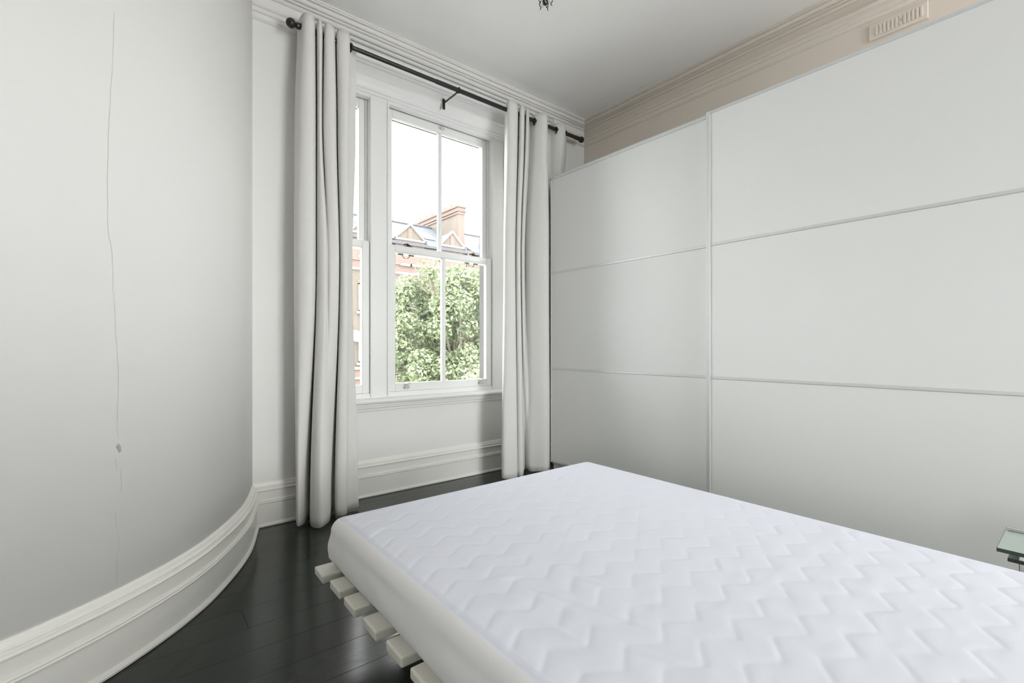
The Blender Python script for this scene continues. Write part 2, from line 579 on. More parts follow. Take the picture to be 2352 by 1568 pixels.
LIGHTS = [(0.855, 1.242), (1.376, 2.262), (2.392, 2.78)]
ZB, ZH, ZM = 0.683, 2.682, 1.708
frame = MB()
for x0, x1 in ((RX0, 0.855), (1.242, 1.376), (2.262, 2.392), (2.78, RX1)):
    frame.box(x0, x1, 3.060, 3.124, 0.64, 2.70)
    # staff beads at the edges of each mullion
    for xa, xb in ((x0, x0 + 0.014), (x1 - 0.014, x1)):
        frame.box(xa, xb, 3.052, 3.062, 0.66, 2.685)
mull = tag(frame.build('trim_7', M['sash'], bevel=0.003, segs=1), kind='structure')
for x0, x1 in ((RX0, 0.855), (1.242, 1.376), (2.262, 2.392), (2.78, RX1)):
    MB().box(x0, x1, 3.125, 3.24, 0.64, 2.74).build('outer_mullion', M['weathered'], mull)


def sash(parent, name, x0, x1, z0, z1, ya, yb, st, bot, top, bar):
    """one sliding sash with its stiles, rails, glazing bar and panes"""
    g = MB()
    g.box(x0, x0 + st, ya, yb, z0, z1).box(x1 - st, x1, ya, yb, z0, z1)
    g.box(x0 + st, x1 - st, ya, yb, z0, z0 + bot).box(x0 + st, x1 - st, ya, yb, z1 - top, z1)
    s = g.build(name, M['sash'], parent, bevel=0.004, segs=1)
    xm = (x0 + x1) / 2
    spans = [(x0 + st, x1 - st)]
    if bar:
        spans = [(x0 + st, xm - bar / 2), (xm + bar / 2, x1 - st)]
        MB().box(xm - bar / 2, xm + bar / 2, ya + 0.002, yb - 0.006, z0 + bot, z1 - top).build('glazing_bar', M['sash'], s, bevel=0.004, segs=1)
    for a0, a1 in spans:
        ym = ya + (yb - ya) * 0.72
        MB().box(a0 - 0.003, a1 + 0.003, ym - 0.002, ym + 0.002, z0 + bot - 0.003, z1 - top + 0.003).build('pane', M['pane'], s)
    return s


for i, (x0, x1) in enumerate(LIGHTS):
    wn = tag(empty('window_%d' % (i + 1), ((x0 + x1) / 2, 3.1, ZB)), kind='structure')
    bar = 0.03 if i == 1 else 0
    lower = sash(wn, 'lower_sash', x0 + 0.002, x1 - 0.002, ZB, ZM, 3.066, 3.106, 0.05, 0.058, 0.046, bar)
    upper = sash(wn, 'upper_sash', x0 + 0.002, x1 - 0.002, ZM - 0.046, ZH - 0.002, 3.122, 3.160, 0.05, 0.046, 0.06, bar)
    fb = MB()
    for xa, xb in ((x0, x0 + 0.012), (x1 - 0.012, x1)):
        fb.box(xa, xb, 3.108, 3.120, ZB, ZH)
    fb.build('parting_bead', M['sash'], wn)
    MB().box(x0, x1, 3.06, 3.165, 0.64, ZB).build('bottom_board', M['sash'], wn)
    MB().box(x0, x1, 3.166, 3.30, 0.62, ZB - 0.01).build('outer_sill', M['weathered'], wn)
    MB().box(x0, x1, 3.06, 3.165, ZH, 2.74).build('head_board', M['sash'], wn)
    MB().box(x0, x1, 3.166, 3.26, ZH - 0.02, 2.74).build('outer_lintel', M['weathered'], wn)
    if i == 1:
        # sash fasteners on the meeting rail
        for px in (933, 1083):
            X = at_y(px, 3.11)
            q = MB().box(X - 0.03, X + 0.03, 3.075, 3.10, ZM, ZM + 0.006)
            q.tube([(X - 0.035, 3.09, ZM + 0.014), (X, 3.088, ZM + 0.022), (X + 0.03, 3.10, ZM + 0.012)], 0.005, 8)
            q.lathe((X, 3.088, ZM + 0.004), (0, 0, 1), [(0, 0.010), (0.012, 0.010), (0.020, 0.006)], 12)
            q.build('sash_fastener', M['iron'], lower)
            q = MB()
            arc = [(X + 0.028 * math.cos(t), 3.114, ZM - 0.052 - 0.026 * math.sin(t)) for t in [PI * k / 10 for k in range(11)]]
            q.tube(arc, 0.0024, 8)
            q.box(X - 0.062, X - 0.022, 3.110, 3.120, ZM - 0.056, ZM - 0.048)
            q.box(X + 0.022, X + 0.062, 3.110, 3.120, ZM - 0.056, ZM - 0.048)
            q.build('keeper_ring', M['iron'], upper)
        # chrome lifts on the bottom rail
        for px in (933, 1103):
            X = at_y(px, 3.066)
            q = MB().box(X - 0.022, X + 0.022, 3.060, 3.066, ZB + 0.016, ZB + 0.034)
            q.prism([(X - 0.020, ZB + 0.018), (X + 0.020, ZB + 0.018), (X + 0.012, ZB + 0.045), (X - 0.010, ZB + 0.050)], 3.046, 3.062, 'y')
            q.box(X - 0.010, X + 0.018, 3.036, 3.064, ZB + 0.050, ZB + 0.056)
            q.build('sash_lift', M['chrome'], lower, bevel=0.002, segs=1)
        # ring pull on the top rail
        X = at_y(1013, 3.12)
        q = MB().box(X - 0.022, X - 0.002, 3.114, 3.122, ZH - 0.038, ZH - 0.022)
        q.torus((X + 0.006, 3.108, ZH - 0.026), (0.5, 1, 0), 0.013, 0.0025, 16, 6)
        q.build('ring_pull', M['chrome'], upper)

# plaster cracks and the chipped spot on the curved wall; ceiling cracks
def on_curve(px, py, off=0.0015):
    d = px_dir(px, py)
    for a_, b_ in zip(curve, curve[1:]):
        e = b_ - a_
        den = d.x * e.y - d.y * e.x
        if abs(den) < 1e-9:
            continue
        t = (a_.x * e.y - a_.y * e.x) / den
        s_ = (a_.x * d.y - a_.y * d.x) / den
        if t > 0 and -0.001 <= s_ <= 1.001:
            nn = Vector((-e.y, e.x)).normalized() * off
            return Vector((t * d.x + nn.x, t * d.y + nn.y, EYE + t * d.z))


def strip(name, pts, wid, material, parent, up):
    vs, fs = [], []
    for i, p in enumerate(pts):
        d = (pts[min(i + 1, len(pts) - 1)] - pts[max(i - 1, 0)]).normalized()
        sd = d.cross(up).normalized() * wid * (0.35 + 0.65 * random.random())
        vs += [p - sd, p + sd]
    for i in range(len(pts) - 1):
        fs.append((2 * i, 2 * i + 1, 2 * i + 3, 2 * i + 2))
    return mesh_obj(name, vs, fs, material, parent)


ck = [(262, 30), (258, 160), (255, 200), (248, 330), (246, 450), (247, 530), (258, 580), (259, 660), (264, 720), (268, 800), (272, 860), (270, 930),
      (268, 985), (273, 1005)]
ck2 = [(265, 1052), (268, 1080)]
ck3 = [(278, 1076), (277, 1130)]
ck4 = [(264, 1175), (270, 1225), (276, 1250), (270, 1262), (268, 1300), (267, 1350)]
for c_ in (ck, ck2, ck3, ck4):
    pts = []
    for (xa, ya), (xb, yb) in zip(c_, c_[1:]):
        for k in range(4):
            t = k / 4
            pts.append(on_curve(xa + (xb - xa) * t + random.uniform(-1.2, 1.2), ya + (yb - ya) * t))
    pts.append(on_curve(*c_[-1]))
    strip('plaster_crack', pts, 0.0005, M['crack'], wall_left, Vector((0.5, -0.85, 0)))
chip = [on_curve(x, y_, 0.002) for x, y_ in ((272, 1018), (276, 1024), (278, 1036), (273, 1039), (270, 1031), (266, 1027))]
mesh_obj('plaster_chip', chip, [tuple(range(6))], M['chip'], wall_left)
for seg in ([(1372, 236), (1384, 228), (1392, 225)], [(1396, 222), (1412, 218)], [(1417, 218), (1436, 216)], [(1470, 203), (1500, 187), (1512, 186)],
            [(1530, 182), (1558, 174), (1572, 168)], [(1575, 172), (1590, 164)]):
    pts = []
    for x_, y_ in seg:
        d = px_dir(x_, y_)
        t = (CEIL - 0.001 - EYE) / d.z
        pts.append(Vector((t * d.x, t * d.y, CEIL - 0.001)))
    strip('ceiling_crack', pts, 0.0012, M['crack'], ceiling, Vector((0, 0, 1)))

# ------------------------------------------------------------------ air vent on the right wall
vent = tag(empty('air_vent', (XR, 0.663, 2.69)), 'cream louvred air vent grille high on the wall above the wardrobe', 'vent')
MB().box(XR - 0.012, XR, 0.538, 0.788, 2.688, 2.776).build('plate', M['frieze'], vent, bevel=0.003, segs=1)  # vent takes the wall colour with the shade in it
for k in range(12):
    yv = 0.758 - 0.0172 * k
    for za, zb in (((2.706, 2.758),) if k != 6 else ((2.706, 2.724), (2.740, 2.758))):
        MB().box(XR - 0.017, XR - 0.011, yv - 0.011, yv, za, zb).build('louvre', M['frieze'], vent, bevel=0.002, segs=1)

# ------------------------------------------------------------------ sliding wardrobe
WX = 2.60
WY1, WY0, WYM = 2.736, 0.04, 1.408
wr = tag(empty('sliding_wardrobe', (WX, 1.4, 0)), 'white wardrobe with three-panel sliding doors and aluminium strips along the right wall', 'wardrobe')
MB().box(WX + 0.035, XR - 0.03, WY1 - 0.022, WY1 - 0.004, 0.0, 2.325).build('side_panel', M['carcass'], wr)
MB().box(WX + 0.035, XR - 0.03, WY0, WY0 + 0.018, 0.0, 2.325).build('side_panel', M['carcass'], wr)
MB().box(WX + 0.035, XR - 0.03, WY0 + 0.018, WY1 - 0.022, 2.307, 2.325).build('top_panel', M['carcass'], wr)
MB().box(XR - 0.045, XR - 0.032, WY0 + 0.018, WY1 - 0.022, 0.06, 2.307).build('back_panel', M['carcass'], wr)
MB().box(WX + 0.07, WX + 0.088, WY0 + 0.018, WY1 - 0.022, 0.0, 0.06).build('plinth', M['carcass'], wr)
MB().box(WX + 0.0, WX + 0.035, WY0, WY1, 2.325, 2.337).build('top_track', M['alu'], wr)


def door(xf, ya, yb, zt, zb, left_stile, right_stile):
    """ya > yb; three white panels in a thin aluminium frame"""
    r1, r2 = 1.582, 0.822
    f = MB().box(xf + 0.017, xf + 0.022, yb + 0.002, ya - 0.002, zb + 0.002, zt - 0.002).build('door', M['carcass'], wr)
    f['label'] = 'sliding door of three white panels edged in pale aluminium'
    MB().box(xf, xf + 0.024, ya - left_stile, ya, zb, zt).build('stile', M['alu'], f, bevel=0.002, segs=1)
    MB().box(xf, xf + 0.024, yb, yb + right_stile, zb, zt).build('stile', M['alu'], f, bevel=0.002, segs=1)
    yi, yo = yb + right_stile, ya - left_stile
    for z0, z1 in ((zt - 0.018, zt), (r1 - 0.009, r1 + 0.009), (r2 - 0.009, r2 + 0.009), (zb, zb + 0.02)):
        MB().box(xf + 0.003, xf + 0.022, yi, yo, z0, z1).build('rail', M['alu'], f, bevel=0.003, segs=1)
    for z0, z1 in ((zb + 0.02, r2 - 0.009), (r2 + 0.009, r1 - 0.009), (r1 + 0.009, zt - 0.018)):
        MB().box(xf + 0.006, xf + 0.016, yi, yo, z0, z1).build('panel', M['door'], f)


door(WX, WY1, WYM - 0.03, 2.350, 0.076, 0.012, 0.03)
door(WX - 0.028, WYM, WY0, 2.348, 0.076, 0.024, 0.024)

# ------------------------------------------------------------------ curtain pole
RY, RZ = 2.80, 2.792
xa, xb = at_y(668, RY), at_y(1335, RY)
pole = tag(empty('curtain_pole', ((xa + xb) / 2, RY, RZ)), 'black metal curtain pole with ball ends above the window', 'curtain pole')
MB().tube([(xa + 0.03, RY, RZ), (1.62, RY, RZ)], 0.0135, 16).build('rod', M['black'], pole, smooth=True)
MB().tube([(1.60, RY, RZ), (xb - 0.02, RY, RZ)], 0.0155, 16).build('rod', M['black'], pole, smooth=True)
for x0, sgn in ((xa, 1), (xb, -1)):
    prof = [(-0.026 * math.cos(t), max(0.0005, 0.026 * math.sin(t))) for t in [PI * k / 14 for k in range(13)]]
    prof += [(0.030, 0.017), (0.075, 0.017), (0.077, 0.012)]
    MB().lathe((x0, RY, RZ), (sgn, 0, 0), prof, 20).build('finial', M['black'], pole, smooth=True)
for X in (at_y(1050, RY), 0.765, 2.825):
    q = MB().tube([(X, RY, RZ - 0.016), (X, RY + 0.03, RZ - 0.02), (X, PIER + 0.06 if X < 2 and X > 1 else PIER, RZ - 0.02)], 0.006, 8)
    yb_ = 2.985 if 1 < X < 2.5 else PIER
    q.box(X - 0.010, X + 0.010, yb_ - 0.006, yb_ - 0.001, RZ - 0.065, RZ + 0.01)
    q.torus((X + 0.012, RY, RZ), (1, 0, 0), 0.016, 0.006, 16, 8)
    q.build('bracket', M['black'], pole, smooth=True)

# spare white curtain track under the soffit
tr = tag(empty('curtain_track', (1.8, 2.94, 2.95)), 'white plastic curtain track fixed under the cornice above the window', 'curtain track')
MB().box(0.82, 2.83, 2.928, 2.950, 2.936, 2.9525).build('track', M['plastic'], tr, bevel=0.003, segs=1)
for X in (0.985, 1.0, 1.02, 2.44, 2.47, 2.60, 2.63, 2.68):
    q = MB().tube([(X, 2.939, 2.938), (X, 2.939, 2.922), (X + 0.004, 2.932, 2.914), (X, 2.926, 2.920)], 0.0028, 6)
    q.build('glider_hook', M['plastic'], tr)


# ------------------------------------------------------------------ curtains
def curtain(name, label, secs, eyelets, ztop, hem):
    """secs: list of (z, [(pixel column, depth)...]) cross-sections from top to hem"""
    root = tag(empty(name, (at_y(secs[0][1][0][0], RY), RY, 0.0)), label, 'curtain', 'curtains at the street window')
    rows = []
    for z, pts in secs:
        rows.append(crm([Vector((at_y(p, Y), Y)) for p, Y in pts], 7))
    zs = [s[0] for s in secs]
    ncol = len(rows[0])
    nrow = 60
    vs, fs = [], []
    for r in range(nrow + 1):
        t = r / nrow
        z = zs[0] + (zs[-1] - zs[0]) * t
        for k in range(len(zs) - 1):
            if zs[k] >= z >= zs[k + 1] - 1e-6:
                break
        u = (zs[k] - z) / (zs[k] - zs[k + 1])
        uu = u * u * (3 - 2 * u)
        for c in range(ncol):
            p = rows[k][c].lerp(rows[k + 1][c], uu)
            wob = mnoise.noise(Vector((c * 0.12, z * 1.7, 3.3))) * 0.006 + mnoise.noise(Vector((c * 0.3, z * 5, 9.1))) * 0.0015
            zz = z
            if r == nrow:
                zz = z + 0.004 * math.sin(c * 0.35)
            vs.append((p.x + wob * 0.4, p.y + wob, zz))
    for r in range(nrow):
        for c in range(ncol - 1):
            i = r * ncol + c
            fs.append((i, i + 1, i + ncol + 1, i + ncol))
    o = mesh_obj('cloth', vs, fs, M['curtain'], root, smooth=True)
    sm = o.modifiers.new('thickness', 'SOLIDIFY')
    sm.thickness = 0.003
    for px, dx in eyelets:
        X = at_y(px, RY)
        MB().torus((X, RY, RZ - 0.006), (1, dx, 0), 0.024, 0.0055, 24, 8).build('eyelet', M['black'], root, smooth=True)
    return root


L_top = [(684, 2.870), (697, 2.76), (719, 2.75), (726, 2.868), (730, 2.775), (738, 2.765), (743, 2.873), (748, 2.77), (766, 2.77), (771, 2.873),
         (777, 2.77), (799, 2.76), (806, 2.85), (818, 2.875)]
L_hi = [(678, 2.86), (690, 2.75), (718, 2.73), (727, 2.865), (730, 2.79), (736, 2.765), (742, 2.83), (746, 2.76), (768, 2.75), (774, 2.87),
        (779, 2.77), (797, 2.75), (802, 2.82), (816, 2.875)]
L_mid = [(676, 2.85), (686, 2.74), (718, 2.715), (727, 2.86), (730, 2.77), (745, 2.725), (752, 2.745), (760, 2.725), (776, 2.735), (779, 2.87),
         (784, 2.77), (797, 2.755), (801, 2.80), (808, 2.86)]
L_bot = [(681, 2.80), (685, 2.745), (700, 2.79), (712, 2.85), (715, 2.72), (735, 2.655), (751, 2.69), (757, 2.76), (760, 2.85), (768, 2.875),
         (773, 2.78), (794, 2.765), (798, 2.84), (823, 2.85)]
curtain('curtain', 'long ivory eyelet curtain drawn to the left of the window', [(2.848, L_top), (2.3, L_hi), (1.5, L_mid), (0.012, L_bot)],
        [(693, -0.25), (804, 0.2)], 2.825, 0.012)
R_top = [(1160, 2.875), (1168, 2.77), (1187, 2.755), (1190, 2.87), (1195, 2.77), (1203, 2.765), (1206, 2.868), (1209, 2.77), (1214, 2.765), (1217, 2.87),
         (1232, 2.79), (1255, 2.745), (1259, 2.872), (1278, 2.80), (1296, 2.77), (1301, 2.87)]
R_mid = [(1157, 2.86), (1161, 2.77), (1180, 2.745), (1184, 2.83), (1187, 2.765), (1194, 2.755), (1196, 2.85), (1199, 2.77), (1203, 2.775), (1206, 2.875),
         (1219, 2.80), (1256, 2.705), (1261, 2.79), (1266, 2.85), (1274, 2.83), (1280, 2.875)]
R_bot = [(1153, 2.80), (1157, 2.745), (1185, 2.725), (1188, 2.79), (1190, 2.745), (1200, 2.725), (1203, 2.83), (1206, 2.865), (1211, 2.84), (1216, 2.80),
         (1228, 2.765), (1257, 2.695), (1263, 2.78), (1267, 2.84), (1271, 2.87), (1277, 2.88)]
curtain('curtain', 'long ivory eyelet curtain hanging beside the wardrobe, right of the window', [(2.848, R_top), (1.7, R_mid), (0.02, R_bot)],
        [(1172, 0.3), (1227, -0.45), (1277, -0.4)], 2.82, 0.02)

# ------------------------------------------------------------------ bed base
bed = tag(empty('slatted_bed_base', (1.2, 0.7, 0)), 'low cream wooden slatted bed base under the white mattress', 'bed base')
slat_y = [1.647, 1.517, 1.388, 1.246, 1.107, 0.973, 0.838, 0.703, 0.568, 0.433, 0.298, 0.163, 0.028, -0.107, -0.242]
for k, yc in enumerate(slat_y):
    q = MB().box(0.488 + [0, 0.01, 0.01, 0.014, 0.021, 0.022][min(k, 5)], 1.935, yc - 0.046, yc + 0.046, 0.213, 0.24)
    o = q.build('slat', M['slat'], bed, bevel=0.005, segs=2)
for yc in (1.457, 1.18, 0.77, 0.365, -0.04):
    MB().box(0.535, 1.89, yc - 0.02, yc + 0.02, 0.168, 0.213).build('cross_beam', M['slat'], bed, bevel=0.004)
for xc in (0.80, 1.62):
    MB().box(xc - 0.022, xc + 0.022, -0.28, 1.62, 0.085, 0.168).build('side_rail', M['slat'], bed, bevel=0.004)
    for yc in (1.45, 0.6, -0.2):
        MB().box(xc - 0.03, xc + 0.03, yc - 0.03, yc + 0.03, 0.0, 0.085).build('leg', M['slat'], bed, bevel=0.004)

# ------------------------------------------------------------------ mattress with quilted protector
mt = tag(empty('mattress', (1.2, 0.7, 0.24)), 'white double mattress in a wavy-stitched quilted protector', 'mattress')
X0, X1, Y0, Y1, ZT = 0.533, 1.880, -0.25, 1.700, 0.40
R = 0.046
drop = ZT - 0.241 - R
ext = PI * R / 2
wr_lines = [((1200, 1340), (1530, 1452), 0.0035), ((1260, 1300), (1400, 1345), 0.003), ((1200, 1400), (1345, 1480), 0.0025), ((1420, 1480), (1640, 1545), 0.003),
            ((1000, 1290), (1180, 1330), 0.0025), ((1180, 1350), (1290, 1390), 0.002), ((1310, 1325), (1470, 1360), 0.003), ((940, 1190), (1100, 1175), 0.0015),
            ((1060, 1335), (1240, 1320), 0.0025), ((1100, 1290), (1330, 1255), 0.002)]
creases = []
for (xa_, ya_), (xb_, yb_), am in wr_lines:
    q = []
    for xx, yy in ((xa_, ya_), (xb_, yb_)):
        d = px_dir(xx, yy)
        t = (ZT - EYE) / d.z
        q.append(Vector((t * d.x, t * d.y)))
    creases.append((q[0], q[1], am))


def zig(x):
    return 0.021 * math.asin(0.95 * math.cos(2 * PI * (x - 0.642) / 0.1290)) / math.asin(0.95)


def relief(x, y_):
    inset = min(x - X0, X1 - x, y_ - Y0, Y1 - y_)
    h = 0.0
    if inset > 0.036:
        q = (y_ - 0.658 - zig(x)) / 0.0875
        d = abs(q - round(q)) * 0.0875
        fade = min(1, (inset - 0.036) / 0.02)
        h -= fade * (0.0019 * math.exp(-(d / 0.0042) ** 2) + 0.0006 * math.exp(-(d / 0.016) ** 2))
        h += fade * 0.0012 * mnoise.noise(Vector((x * 14 + y_ * 8, y_ * 26 - x * 6, 1.0)))
        h += fade * 0.0015 * mnoise.noise(Vector((x * 5, y_ * 9, 4.0)))
        for a_, b_, am in creases:
            e = b_ - a_
            p = Vector((x, y_)) - a_
            t = p.dot(e) / e.dot(e)
            if -0.05 < t < 1.05:
                ds = abs(p.x * e.y - p.y * e.x) / e.length
                if ds < 0.05:
                    ends = max(0.0, math.sin(PI * min(1, max(0, t)))) ** 0.5
                    h += 0.42 * am * ends * (math.exp(-(ds / 0.014) ** 2) - 0.5 * math.exp(-((ds - 0.014) / 0.008) ** 2))
    h -= 0.0022 * math.exp(-((inset - 0.036) / 0.004) ** 2)
    return h


def axis(lo, hi, step):
    inner0, inner1 = lo + R, hi - R
    nn = int((inner1 - inner0) / step)
    s = [inner0 - ext - drop * k / 8 for k in range(8, 0, -1)] + [inner0 - ext * k / 8 for k in range(8, 0, -1)]
    s += [inner0 + (inner1 - inner0) * k / nn for k in range(nn + 1)]
    s += [inner1 + ext * k / 8 for k in range(1, 9)] + [inner1 + ext + drop * k / 8 for k in range(1, 9)]
    return s


ax, ay = axis(X0, X1, 0.0065), axis(Y0, Y1, 0.0065)
vs, fs = [], []
for yv in ay:
    for xv in ax:
        cx, cy = min(max(xv, X0 + R), X1 - R), min(max(yv, Y0 + R), Y1 - R)
        dx, dy = xv - cx, yv - cy
        dist = max(abs(dx), abs(dy))
        if dist < 1e-9:
            vs.append((xv, yv, ZT + relief(xv, yv)))
            continue
        ln = math.hypot(dx, dy)
        ux, uy = dx / ln, dy / ln
        if dist <= ext:
            an = dist / R
            px_, z = R * math.sin(an), ZT - R * (1 - math.cos(an))
            px_, py_ = cx + ux * px_, cy + uy * px_
            if dist < ext * 0.6:
                z += relief(px_, py_) * (1 - dist / (ext * 0.6))
        else:
            f = (dist - ext) / drop
            bulge = 0.010 * math.sin(PI * min(1, f * 1.05)) - 0.016 * max(0, f - 0.75) / 0.25
            wv = 0.004 * mnoise.noise(Vector((cx * 4, cy * 4, f * 2))) + 0.0015 * mnoise.noise(Vector((cx * 14 + f * 3, cy * 14, f)))
            px_, py_ = cx + ux * (R + bulge + wv), cy + uy * (R + bulge + wv)
            z = ZT - R - (dist - ext)
        vs.append((px_, py_, z))
na = len(ax)
top_f, side_f = [], []
for j in range(len(ay) - 1):
    for i in range(na - 1):
        q = (j * na + i, j * na + i + 1, (j + 1) * na + i + 1, (j + 1) * na + i)
        edge = i < 14 or i >= na - 15 or j < 14 or j >= len(ay) - 15
        (side_f if edge else top_f).append(q)


def part_from(name, faces, material):
    used = sorted({i for f in faces for i in f})
    mp_ = {v: k for k, v in enumerate(used)}
    o = mesh_obj(name, [vs[i] for i in used], [tuple(mp_[i] for i in f) for f in faces], material, mt, smooth=True)
    return o


part_from('quilted_top', top_f, M['mattress'])['label'] = 'white top quilted in parallel wavy seams'
part_from('stretch_side', side_f, M['skirt'])['label'] = 'smooth pale grey-white side band'
MB().box(X0 + 0.03, X1 - 0.03, Y0 + 0.03, Y1 - 0.03, 0.2405, 0.26).build('underside', M['skirt'], mt)

# ------------------------------------------------------------------ glass side table between bed and wardrobe
gt = tag(empty('glass_side_table', (2.08, -0.05, 0)), 'small tiered glass side table with chrome rods behind the mattress', 'side table')
GZ = 0.418
gx0, gx1, gy0, gy1 = 1.945, 2.20, -0.32, 0.178
p = MB().box(gx0, gx1, gy0, gy1, GZ - 0.008, GZ).build('top_plate', M['tglass'], gt)
MB().box(gx0 - 0.002, gx0, gy0, gy1 + 0.001, GZ - 0.010, GZ + 0.0005).build('polished_edge', M['tedge'], p)
MB().box(gx0, gx1, gy1, gy1 + 0.0012, GZ - 0.008, GZ).build('polished_edge', M['tedge'], p)
MB().box(gx1, gx1 + 0.0012, gy0, gy1, GZ - 0.008, GZ).build('polished_edge', M['tedge'], p)
MB().tube([(gx1 - 0.045, gy0, GZ + 0.005), (gx1 - 0.045, gy1 - 0.004, GZ + 0.005)], 0.0065, 12).build('rod', M['chrome'], gt, smooth=True)
p = MB().box(gx0 + 0.012, gx1 - 0.02, gy0, gy1 - 0.02, GZ - 0.034, GZ - 0.026).build('middle_plate', M['tglass'], gt)
MB().box(gx0 + 0.010, gx0 + 0.012, gy0, gy1 - 0.02, GZ - 0.035, GZ - 0.025).build('polished_edge', M['tedge'], p)
p = MB().box(gx0 + 0.0, gx1 - 0.02, gy0, gy1 - 0.02, 0.280, 0.288).build('lower_plate', M['tglass'], gt)
for X in (gx0 + 0.02, gx1 - 0.045):
    for Yv in (gy0 + 0.03, gy1 - 0.05):
        MB().tube([(X, Yv, 0.0), (X, Yv, GZ - 0.009)], 0.009, 12).build('leg', M['chrome'], gt, smooth=True)

# ------------------------------------------------------------------ ceiling pendant
lx, ly, lz = 1.585, 1.705, 2.672
lamp = tag(empty('ceiling_pendant', (lx, ly, CEIL)), 'small black metal pendant with glass drops hanging from the ceiling', 'ceiling lamp')
MB().lathe((lx, ly, CEIL), (0, 0, -1), [(0, 0.05), (0.008, 0.05), (0.022, 0.03), (0.03, 0.008)], 20).build('ceiling_rose', M['black'], lamp, smooth=True)
MB().tube([(lx, ly, CEIL - 0.03), (lx + 0.002, ly, 2.75)], 0.003, 8).build('flex', M['black'], lamp)
MB().lathe((lx, ly, 2.76), (0, 0, -1), [(0, 0.008), (0.01, 0.016), (0.03, 0.018), (0.045, 0.012), (0.058, 0.015), (0.07, 0.012), (0.078, 0.003)], 16).build(
    'lamp_holder', M['black'], lamp, smooth=True)
for k in range(5):
    t = 2 * PI * k / 5 + 0.4
    c_, s_ = math.cos(t), math.sin(t)
    arm = crm([Vector((lx + c_ * r, ly + s_ * r, z)) for r, z in ((0.012, 2.735), (0.03, 2.72), (0.036, 2.70), (0.028, 2.687), (0.034, 2.678))], 5)
    MB().tube(arm, 0.0022, 6).build('scroll_arm', M['black'], lamp, smooth=True)
    q = MB().lathe((lx + c_ * 0.02, ly + s_ * 0.02, 2.705), (0, 0, -1), [(0, 0.001), (0.008, 0.006), (0.018, 0.004), (0.024, 0.0006)], 8)
    q.build('glass_drop', M['crystal'], lamp)

# ------------------------------------------------------------------ outside: street, houses, tree
M['asphalt'] = mat('street_asphalt', (0.36, 0.35, 0.335), 0.9, 0.2, var=0.08)  # ground toned pale to bounce light up to the ceiling
M['redbrick'] = brick_mat('red_brick', (0.113, 0.063, 0.049), (0.131, 0.077, 0.061), (0.139, 0.118, 0.105))
M['stock'] = brick_mat('london_stock_brick', (0.090, 0.072, 0.055), (0.099, 0.081, 0.064), (0.099, 0.088, 0.073))
M['stock_side'] = brick_mat('stock_brick_flank', (0.107, 0.086, 0.066), (0.120, 0.097, 0.078), (0.117, 0.104, 0.088), 'Y')
M['red_side'] = brick_mat('red_brick_flank', (0.113, 0.063, 0.048), (0.130, 0.077, 0.060), (0.138, 0.117, 0.105), 'Y')
M['slate'] = brick_mat('slate_roof', (0.061, 0.064, 0.072), (0.070, 0.074, 0.082), (0.050, 0.053, 0.059))
M['stone'] = mat('painted_stone', (0.302, 0.295, 0.281), 0.8, 0.2, var=0.03)
M['houseglass'] = mat('dark_window_glass', (0.050, 0.054, 0.061), 0.08, 0.5, var=0.2)
M['netcurtain'] = mat('net_curtain', (0.259, 0.259, 0.266), 0.9, 0.1)
M['pot'] = mat('terracotta', (0.216, 0.137, 0.101), 0.9, 0.2)
M['grey_metal'] = mat('grey_metal', (0.18, 0.185, 0.19), 0.5, 0.4)

GROUND = -5.0
tag(MB().box(-45, 60, -40, 70, GROUND - 0.2, GROUND).build('ground', M['asphalt']), kind='structure')

FY = 26.0


